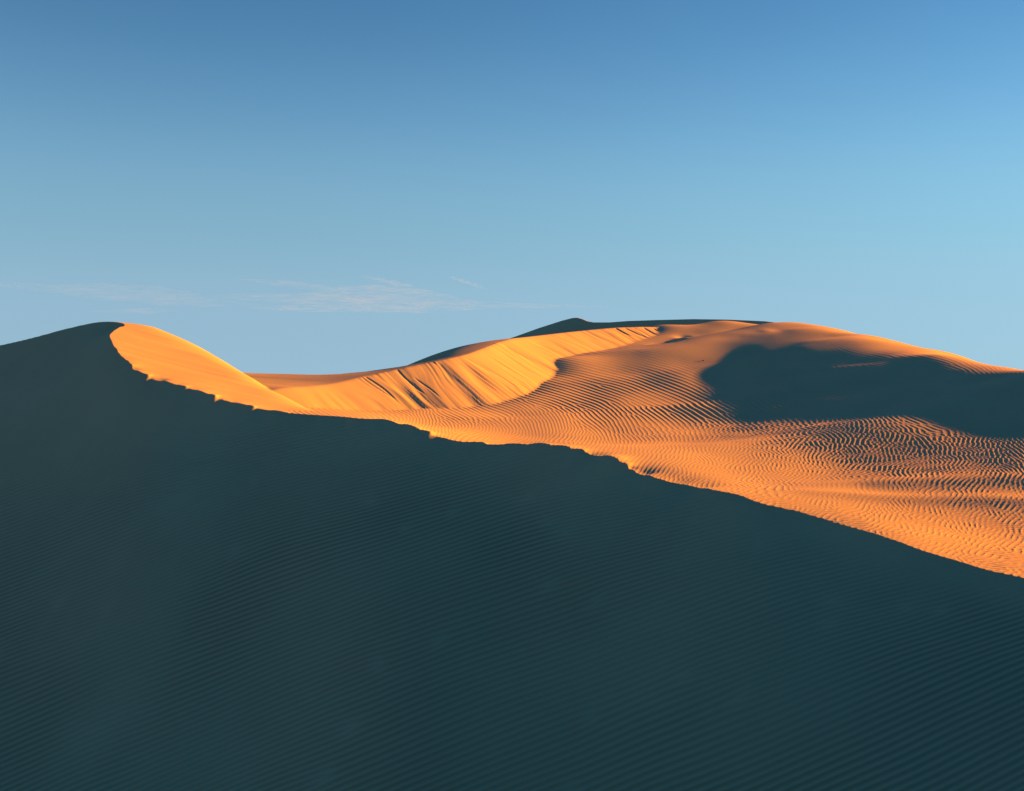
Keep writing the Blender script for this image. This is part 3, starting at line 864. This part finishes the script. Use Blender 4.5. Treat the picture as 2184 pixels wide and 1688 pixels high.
cl = cirrus('cirrus_cloud', [([(470, 592), (640, 609), (760, 627), (880, 642), (1000, 649), (1120, 652), (1340, 656)], 12), ([(430, 630), (700, 640), (900, 648), (1080, 650)], 20),
                             ([(795, 598), (850, 608), (905, 620)], 6.5), ([(765, 590), (835, 600)], 4), ([(690, 612), (860, 622), (1010, 642)], 10),
                             ([(480, 657), (800, 658), (1120, 656)], 8), ([(950, 588), (1045, 618)], 4)], cirrus_material('cirrus_ice', .00036))
tag(cl, 'brighter feathery streak of thin cirrus in the sky between the two dune tops', 'cloud')
cl = cirrus('cirrus_cloud', [([(-90, 597), (120, 617), (260, 628), (400, 640), (620, 655)], 17), ([(140, 604), (330, 619), (450, 633)], 8),
                             ([(190, 665), (390, 662)], 5)], cirrus_material('cirrus_veil', .00020))
tag(cl, 'faint veil of thin cirrus low in the sky above the left dune peak', 'cloud')

# ------------------------------------------------------------------ two dark specks of stone lying on the sand
def pebble(px, py, size, surf, label, seed):
    t = np.arange(12, 50, .02)
    X, Z = (px - CX) / F_PX, (CY - py) / F_PX
    d = surf(X * t, t) - Z * t
    tb = t[np.where(d >= 0)[0][0]]
    r = np.random.default_rng(seed)
    n1, n2 = 12, 8
    v, f = [(0, 0, -.6)], []
    for j in range(1, n2):
        ph = np.pi * j / n2 - np.pi / 2
        for i in range(n1):
            a = 2 * np.pi * i / n1
            k = 1 + .16 * np.sin(2 * a + seed) + .10 * np.sin(3 * a + 2 * ph + seed) + r.uniform(-.05, .05)
            v.append((1.25 * k * np.cos(a) * np.cos(ph), .95 * k * np.sin(a) * np.cos(ph), .65 * k * np.sin(ph)))
    v.append((0, 0, .6))
    for i in range(n1):
        i2 = (i + 1) % n1
        f.append((0, 1 + i2, 1 + i))
        for j in range(n2 - 2):
            a, b = 1 + j * n1, 1 + (j + 1) * n1
            f.append((a + i, a + i2, b + i2, b + i))
        f.append((len(v) - 1, 1 + (n2 - 2) * n1 + i, 1 + (n2 - 2) * n1 + i2))
    me = bpy.data.meshes.new('pebble')
    me.from_pydata([tuple(np.array(q) * size) for q in v], [], f)
    me.polygons.foreach_set('use_smooth', [True] * len(f))
    me.materials.append(stone)
    ob = bpy.data.objects.new('pebble', me)
    ob.location = (X * tb, tb, Z * tb + size * .3)
    ob.rotation_euler = (.2, .1, seed)
    col.objects.link(ob)
    tag(ob, label, 'stone')


stone = bpy.data.materials.new('dark_stone')
stone.use_nodes = True
nt = stone.node_tree
nz = nt.nodes.new('ShaderNodeTexNoise')
nz.inputs['Scale'].default_value = 60
cr = nt.nodes.new('ShaderNodeValToRGB')
cr.color_ramp.elements[0].color = (.02, .018, .016, 1)
cr.color_ramp.elements[1].color = (.06, .05, .045, 1)
nt.links.new(nz.outputs['Fac'], cr.inputs['Fac'])
nt.links.new(cr.outputs['Color'], nt.nodes['Principled BSDF'].inputs['Base Color'])
nt.nodes['Principled BSDF'].inputs['Roughness'].default_value = .8
pebble(1717, 1651, .016, s1_tps, 'small dark pebble on the shaded foreground ripples near the bottom edge', 1)
pebble(1500, 770, .030, lambda a, b: mid_surface(a, b, False)[0], 'tiny dark pebble on sunlit sand just left of the right-hand shadow', 2)

# ------------------------------------------------------------------ light, sky, camera
sun = bpy.data.lights.new('sun', 'SUN')
sun.energy = 4.15
sun.angle = math.radians(.6)
sun.color = (1.0, .192, .004)
so = bpy.data.objects.new('sun', sun)
col.objects.link(so)
from mathutils import Vector
L = Vector((math.cos(SUN_AZ) * math.cos(SUN_EL), math.sin(SUN_AZ) * math.cos(SUN_EL), math.sin(SUN_EL)))
so.rotation_euler = L.to_track_quat('Z', 'Y').to_euler()

SKY_TINT = (.148, .192, .184, 1)
w = bpy.data.worlds.new('World')
scene.world = w
w.use_nodes = True
nt = w.node_tree
bg = nt.nodes['Background']
sky = nt.nodes.new('ShaderNodeTexSky')
sky.sky_type = 'NISHITA'
sky.sun_disc = False
sky.sun_elevation = SUN_EL
sky.sun_rotation = math.pi / 2 - SUN_AZ
sky.altitude = 0
sky.air_density = 1.0
sky.dust_density = 0
sky.ozone_density = 4.8
# the haze layer lifts the pale horizon band: the sky is looked up by a remapped height
geo = nt.nodes.new('ShaderNodeTexCoord')
sep = nt.nodes.new('ShaderNodeSeparateXYZ')
fc = nt.nodes.new('ShaderNodeFloatCurve')
cmb = nt.nodes.new('ShaderNodeCombineXYZ')
cv = fc.mapping.curves[0]
knots = [(0, 3.4), (3, 4.0), (5, 4.5), (8.4, 5.7), (11, 7.3), (15, 11.8), (20, 18.3), (30, 28), (50, 49), (70, 70)]
cv.points[0].location = (0, math.tan(math.radians(3.4)))
cv.points[1].location = (1, 1)
for e0, e1 in knots[1:]:
    cv.points.new(math.sin(math.radians(e0)), min(1, math.tan(math.radians(e1)) * math.cos(math.radians(e0))))
for p_ in cv.points:
    p_.handle_type = 'AUTO_CLAMPED'
fc.mapping.update()
nt.links.new(geo.outputs['Generated'], sep.inputs[0])
nt.links.new(sep.outputs['Z'], fc.inputs['Value'])
nt.links.new(sep.outputs['X'], cmb.inputs['X'])
nt.links.new(sep.outputs['Y'], cmb.inputs['Y'])
nt.links.new(fc.outputs[0], cmb.inputs['Z'])
nrm = nt.nodes.new('ShaderNodeVectorMath')
nrm.operation = 'NORMALIZE'
nt.links.new(cmb.outputs[0], nrm.inputs[0])
nt.links.new(nrm.outputs[0], sky.inputs['Vector'])
tint = nt.nodes.new('ShaderNodeMix')
tint.data_type = 'RGBA'
tint.blend_type = 'MULTIPLY'
tint.inputs['Factor'].default_value = 1
tint.inputs['B'].default_value = SKY_TINT
nt.links.new(sky.outputs['Color'], tint.inputs['A'])
hz = nt.nodes.new('ShaderNodeFloatCurve')       # dust haze, thickest at the horizon
hc = hz.mapping.curves[0]
hc.points[0].location = (0, .62)
hc.points[1].location = (1, 0)
for e0, f_ in ((4, .56), (8, .34), (11, .24), (15, .11), (20, .02), (30, 0)):
    hc.points.new(math.sin(math.radians(e0)), f_)
for p_ in hc.points:
    p_.handle_type = 'AUTO_CLAMPED'
hz.mapping.update()
nt.links.new(sep.outputs['Z'], hz.inputs['Value'])
hm = nt.nodes.new('ShaderNodeMix')
hm.data_type = 'RGBA'
hm.inputs['B'].default_value = (.53, .735, 1.02, 1)
nt.links.new(hz.outputs[0], hm.inputs['Factor'])
nt.links.new(tint.outputs['Result'], hm.inputs['A'])
nt.links.new(hm.outputs['Result'], bg.inputs['Color'])
bg.inputs['Strength'].default_value = .05

cam = bpy.data.cameras.new('camera')
cam.sensor_width = 36
cam.lens = 36 * F_PX / 2184
cam.clip_end = 120000
co = bpy.data.objects.new('camera', cam)
co.rotation_euler = (math.pi / 2, 0, 0)
col.objects.link(co)
scene.camera = co

scene.view_settings.view_transform = 'Standard'
scene.view_settings.look = 'None'
scene.view_settings.exposure = 3.85
scene.view_settings.gamma = 1.0
